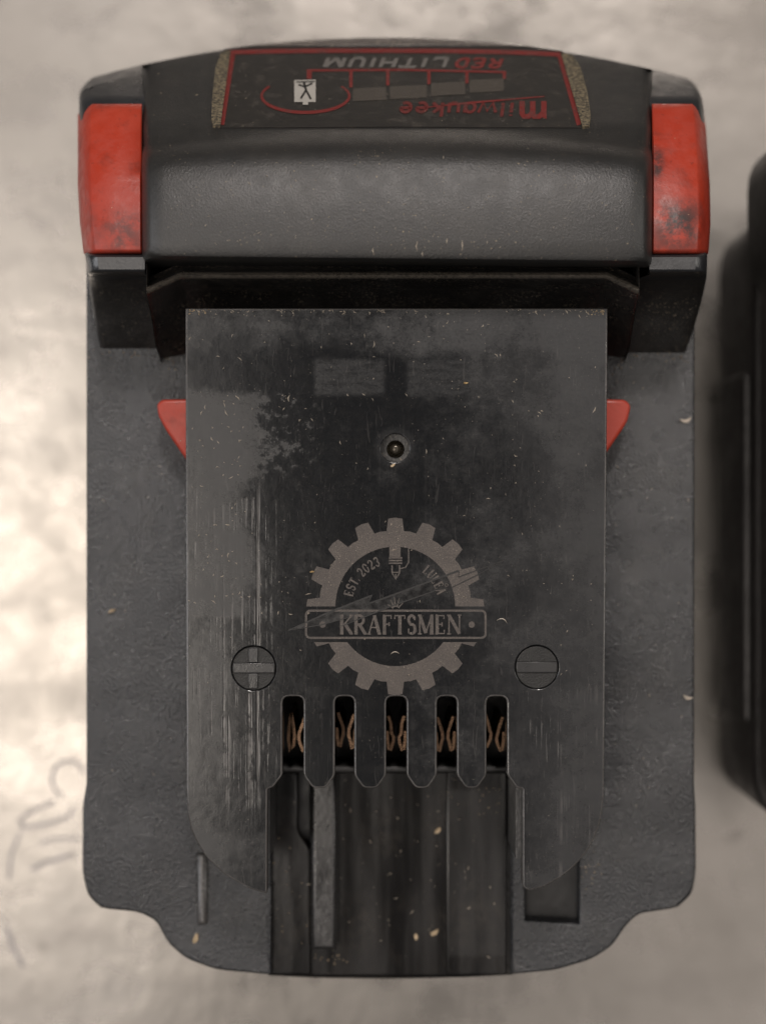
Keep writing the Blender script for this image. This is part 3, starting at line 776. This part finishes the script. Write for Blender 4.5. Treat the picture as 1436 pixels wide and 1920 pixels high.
def flip(x0, y0, kx, ky, slant):                 # text turned upside down: reads from the far side
    return lambda u, v: (x0 - u * kx + v * slant, y0 - v * ky)
def band(x0, y0, x1, y1): return [(x0, y0), (x1, y0), (x1, y1), (x0, y1)]
SW = {'I': .34, 'M': .98, 'E': .86}
pr = Print(on_label, L0); text(pr, 'RED', flip(938, 129, 1.0, 0.62, 0.25), 28, 7.0, width=.95, gap=.16, sans=True); pr.done('label_lettering', M['lred'], label)
pr = Print(on_label, L0); text(pr, 'LITHIUM', flip(838, 128, 1.0, 0.62, 0.25), 28, 8.0, width=1.18, gap=.18, sans=True, widths={'I': .55, 'M': 1.45}); pr.done('label_lettering', M['lwhite'], label)
pr = Print(on_label, L0)
pr.strip([(575, 134), (760, 133), (946, 137)], 4)
for x, y1, w in ((580, 150, 9), (658, 166, 6), (727, 162, 6), (804, 160, 6), (875, 158, 6), (945, 150, 6)): pr.strip([(x, 135), (x, y1)], w)
pr.strip(arc(573, 182, 82, 31, -35, 215, 40), [3.5 + 2.5 * math.sin(math.pi * k / 40) for k in range(41)])
pr.strip([(785, 205), (880, 195), (1020, 183)], [1, 4, 2]); 
pr.done('gauge_lines', M['lred'], label)
for x0, x1, ya, yb in ((662, 724, 168, 192), (731, 800, 164, 188), (808, 872, 158, 182), (880, 944, 152, 176)):
    sheet('gauge_window', [(x0, ya), (x1, ya - 3), (x1, yb - 3), (x0, yb)], L0, M['lwin'], label)
sheet('button_icon', [(552, 153), (592, 152), (592, 194), (578, 194), (578, 199), (568, 199), (568, 194), (552, 194)], L0 * 1.3, M['licon'], label)
pr = Print(on_label, L0 * 1.6)
pr.strip([(570, 158), (574, 172)], 4); pr.strip([(574, 172), (564, 188)], 3.4); pr.strip([(574, 172), (583, 189)], 3.4); pr.strip([(560, 162), (572, 166), (586, 159)], 3); pr.strip([(556, 157), (590, 156)], 2)
pr.done('icon_figure', M['cut'], label)
pr = Print(on_label, L0)
text(pr, 'm', flip(1024, 222, 1.0, 0.95, 0.0), 32, 8.5, width=1.55, gap=.10)
pr.done('script_lettering', M['lred'], label)
pr = Print(on_label, L0)
text(pr, 'ilwaukee', flip(962, 221, 1.0, 0.85, 0.1), 31, 6.5, width=.82, gap=.14, sans=True, widths={'i': .42, 'l': .38, 'w': 1.1})
pr.done('script_lettering', M['lworn'], label)
# strips of packed dust in the recess at both label ends
for pts in ([(432, 99), (413, 240), (399, 240), (396, 225), (398, 180), (404, 130), (414, 103)], [(1052, 104), (1092, 242), (1105, 240), (1108, 222), (1100, 170), (1088, 130), (1072, 107)]):
    bm = bmesh.new()
    a = [bm.verts.new(on_label(p[0], p[1], -0.0004)) for p in pts]; b = [bm.verts.new(on_label(p[0] + (740 - p[0]) * .003, p[1], 0.00035)) for p in pts]
    for i in range(len(pts)): bm.faces.new((a[i - 1], a[i], b[i], b[i - 1]))
    bm.faces.new(b)
    from_bm('label_end_strip', bm, M['fuzz'], pack, 20)
rws = []
for x in range(420, 1066, 12):      # dusty lip between the label and the lower front
    ya = y_arc(x); yb = max(YL0 - 4, ya + 2.5)
    rws.append([P(x, ya + (yb - ya) * t, zl(yb) - .0025 * (1 - t) ** 2) + NL * 0.00012 for t in (0.12, 0.35, 0.6, 0.8, 1.0)])
from_bm('label_lip', loft(rws, caps=False), M['lip'], pack)
# ------------------------------------------------------------------ second battery at the right edge
pack2 = empty('battery_pack', (0.092, 0.001, 0))
tag(pack2, 'second black battery pack, blurred and cut off by the right edge', 'battery pack', 'tool batteries on the bench')
def rect(x0, x1, y0, y1, r): return round_poly([(x0, y0), (x1, y0), (x1, y1), (x0, y1)], r, 6)
def sub(name, outline, z0, z1, bev, mat):
    bm = prism([(p[0] - .092, p[1] - .001) for p in outline], z0, z1, bev, seg=4)
    return from_bm(name, bm, mat, pack2)
sub('lower_case', rect(.0520, .1320, -.0440, .0440, .0075), 0, .0250, .0012, M['second'])
sub('seam_groove', rect(.0532, .1308, -.0430, .0430, .007), .0250, .0265, 0, M['cavity'])
sub('body', rect(.0524, .1316, -.0436, .0436, .0075), .0265, .0450, .0014, M['second'])
sub('rail', rect(.066, .118, -.040, .036, .003), .0450, .0590, .0004, M['wing'])
sub('head_housing', rect(.0500, .1340, .0290, .0500, .006), .0300, .0660, .003, M['head'])
sub('side_rib', rect(.0512, .0530, -.030, .020, .0008), .004, .0215, .0006, M['second'])

# ------------------------------------------------------------------ ink scribbles and stains on the bench
pr = Print(lambda x, y, l: P(x, y, l), 2e-5)
def wob(pts, n=8):
    out = []
    for a, b in zip(pts, pts[1:]):
        for k in range(n): t = k / n; out.append((a[0] + (b[0] - a[0]) * t + random.uniform(-1, 1), a[1] + (b[1] - a[1]) * t + random.uniform(-1, 1)))
    return out + [pts[-1]]
pr.strip(arc(128, 1460, 30, 34, -250, -20, 18), [5 + 4 * math.sin(k) ** 2 for k in range(19)])
pr.strip(wob([(105, 1500), (60, 1522), (38, 1535), (42, 1552), (90, 1545), (130, 1530), (137, 1515)]), 7)
pr.strip(wob([(40, 1560), (22, 1600), (18, 1650)]), 6); pr.strip(wob([(75, 1580), (110, 1572), (150, 1572)]), 6)
pr.strip(wob([(58, 1630), (90, 1615), (140, 1602)]), 7); pr.strip(wob([(12, 1735), (24, 1775), (45, 1812)]), 8)
ink = pr.done('ink_scribble', M['ink'], table)

# ------------------------------------------------------------------ loose chips and flecks
def chip(px, py, z, ln, wd, ang, mat, label, name='wood_chip', cat='chip', grp=None, curl=0.0, h=0.00018):
    c = P(px, py, z); s = (ZC - z) / F_PX; ca, sa = math.cos(R(ang)), math.sin(R(ang))
    bm = bmesh.new(); rng = random.Random(int(px * 7 + py))
    if not curl:                              # splintery flake: uneven outline, tilted top
        k = rng.choice((5, 6, 7)); off = rng.uniform(0, 6)
        pts = []
        for i in range(k):
            t = off + 2 * math.pi * (i + rng.uniform(-.3, .3)) / k
            a, b = math.cos(t) * ln * s / 2 * rng.uniform(.6, 1.1), math.sin(t) * wd * s / 2 * rng.uniform(.55, 1.15)
            pts.append((a * ca - b * sa, a * sa + b * ca))
        lo = [bm.verts.new((x, y, 0.00002)) for x, y in pts]
        hi = [bm.verts.new((x * .85, y * .85, h * rng.uniform(.8, 2.6))) for x, y in pts]
        for i in range(k): bm.faces.new((lo[i - 1], lo[i], hi[i], hi[i - 1]))
        top = bm.verts.new((0, 0, h * 1.8))
        for i in range(k): bm.faces.new((hi[i - 1], hi[i], top))
    else:
        n = 8; rws = []
        for k in range(n + 1):
            u = k / n - .5; w = wd * s * (1 - (2 * abs(u)) ** 2.2 * .75) / 2 * rng.uniform(.7, 1.15)
            off = curl * ln * s * (4 * u * u); lift = abs(u) ** 2 * ln * s * abs(curl) * 0.6
            ring = []
            for dv, dz in ((-w, 0), (w, 0), (w * .8, h), (-w * .7, h * 1.2)):
                a, b = u * ln * s, dv + off
                ring.append(Vector((a * ca - b * sa, a * sa + b * ca, dz + lift + 0.00002)))
            rws.append(ring)
        loft(rws, bm, True, True)
    o = from_bm(name, bm, mat, None, 0 if not curl else 30); o.location = c
    return tag(o, label, cat, grp)
chip(873, 718, ZP, 12, 5, 4, M['brass'], 'tiny golden flake on the upper right of the top plate', 'metal_flake', 'flake')
chip(736, 873, ZP, 13, 7, 40, M['chip'], 'tan crumb at the lower rim of the round screw hole', 'wood_crumb', 'crumb')
chip(820, 1557, ZF + .00005, 20, 9, 40, M['chip'], 'tan wood sliver in the channel, below the fingers')
chip(779, 1756, ZF + .00005, 16, 9, 100, M['chip'], 'upright tan chip near the rear end of the channel, left of two')
chip(815, 1748, ZF + .00005, 22, 11, 35, M['chip'], 'tan chip near the rear end of the channel, right of two')
chip(368, 1759, ZS, 26, 12, 65, M['chip'], 'yellowish chip on the rear left shoulder deck')
chip(1285, 790, ZS, 22, 8, 10, M['shaving'], 'pale curled shaving on the right shoulder deck below the head', 'plastic_shaving', 'shaving', curl=.25)
chip(1288, 1309, ZS, 18, 6, -15, M['shaving'], 'pale shaving at the right deck edge beside the contact slots', 'plastic_shaving', 'shaving', curl=.2)
chip(210, 1145, ZS, 18, 7, 20, M['chip'], 'tan splinter on the left shoulder deck', 'wood_splinter', 'splinter')
chip(586, 1072, ZP + .0001, 11, 4, 5, M['brass'], 'orange metal flake on the left gear tooth of the emblem', 'metal_flake', 'flake')
chip(942, 1160, ZP, 20, 1.8, -15, M['shaving'], 'thin curved pale fibre right of the name banner', 'fibre', 'fibre', curl=-.3, h=.0001)
chip(740, 1222, ZP, 16, 1.6, 5, M['shaving'], 'thin pale fibre inside the lower gear half', 'fibre', 'fibre', curl=-.25, h=.0001)

def flecks(name, items, mat, label):
    bm = bmesh.new()
    for px, py, z, ln, wd, ang in items:
        c = P(px, py, z); s = (ZC - z) / F_PX; d = Vector((math.cos(ang), math.sin(ang), 0)) * ln * s / 2; q = Vector((-d.y, d.x, 0)).normalized() * wd * s / 2
        h = Vector((0, 0, wd * s * .7))
        k = q * random.uniform(-2.5, 2.5)
        v = [bm.verts.new(c + p) for p in (-d, q + k, d, -q + k)] + [bm.verts.new(c + h + k)]
        for i in range(4): bm.faces.new((v[i], v[(i + 1) % 4], v[4]))
    o = from_bm(name, bm, mat, None, 0)
    return tag(o, label, 'flecks', None, 'stuff')
random.seed(21)
it = []
def fleck_at(px, py, z, big=1.0):
    it.append((px, py, z + .00001, random.choice((2.5, 3, 4, 5, 7, 10)) * big * random.uniform(.7, 1.1), random.uniform(1.2, 2.2) * big, random.uniform(0, math.pi)))
n = 0
cl = [(random.uniform(360, 1120), random.uniform(590, 1280), random.uniform(15, 70)) for k in range(16)] + [(430, 1010, 40), (420, 800, 45), (700, 960, 60), (930, 800, 60)]
while n < 210:
    if random.random() < .6:
        c = random.choice(cl); x, y = random.gauss(c[0], c[2]), random.gauss(c[1], c[2])
    else: x, y = random.uniform(355, 1130), random.uniform(586, 1290)
    if not (354 < x < 1130 and 584 < y < 1295): continue
    if math.hypot(x - 741, y - 840) < 30 or math.hypot(x - 476, y - 1253) < 44 or math.hypot(x - 1006, y - 1251) < 44: continue
    fleck_at(x, y, ZP + (0.00008 if math.hypot(x - 741, y - 1137) < 180 else 0), random.choice((.5, .6, .7, .9, 1.0, 1.4))); n += 1
for k in range(70): fleck_at(random.uniform(360, 1125), 581 + abs(random.gauss(0, 5)), ZP, 1.1)
for k in range(60): fleck_at(random.gauss(425, 28), random.uniform(740, 1130), ZP, 1.2)
for k in range(80):
    x, y = random.uniform(290, 1190), random.uniform(290, 470); fleck_at(x, y, hump_z(y) + .00002, .9)
for x, y, l in ((783, 462, 20), (866, 460, 22), (838, 452, 12), (700, 470, 12), (792, 476, 9)): it.append((x, y, hump_z(y) + .00002, l, 2.6, math.pi / 2 + random.uniform(-.1, .1)))
for k in range(40): fleck_at(random.choice((random.uniform(175, 335), random.uniform(1150, 1290))), random.uniform(675, 1650), ZS, 1.0)
for k in range(25): fleck_at(random.uniform(520, 940), random.uniform(1490, 1810), ZF + .0008, 1.3)
flecks('dust_flecks', it, M['shaving'], 'pale dust flecks and fibres scattered over the battery')

it = []
for k in range(170):
    c = random.choice(((1165, 690, 18, 28, ZS), (1240, 668, 35, 6, ZS), (250, 664, 45, 7, ZS), (325, 680, 12, 14, ZS), (1120, 584, 12, 5, ZP), (370, 584, 14, 4, ZP), (545, 1700, 25, 60, ZF + .0007), (610, 1796, 25, 6, ZF), (1100, 1640, 14, 20, ZS), (900, 1500, 30, 20, ZF + .0004)))
    x, y = random.gauss(c[0], c[2]), random.gauss(c[1], c[3])
    if c[4] == ZP: y = max(y, 582); x = min(max(x, 356), 1130)
    it.append((x, y, c[4] + .00001, random.uniform(1.5, 5), random.uniform(1.2, 3.2), random.uniform(0, 3.14)))
flecks('sawdust', it, M['chip'], 'fine tan sawdust gathered in the corners below the head')
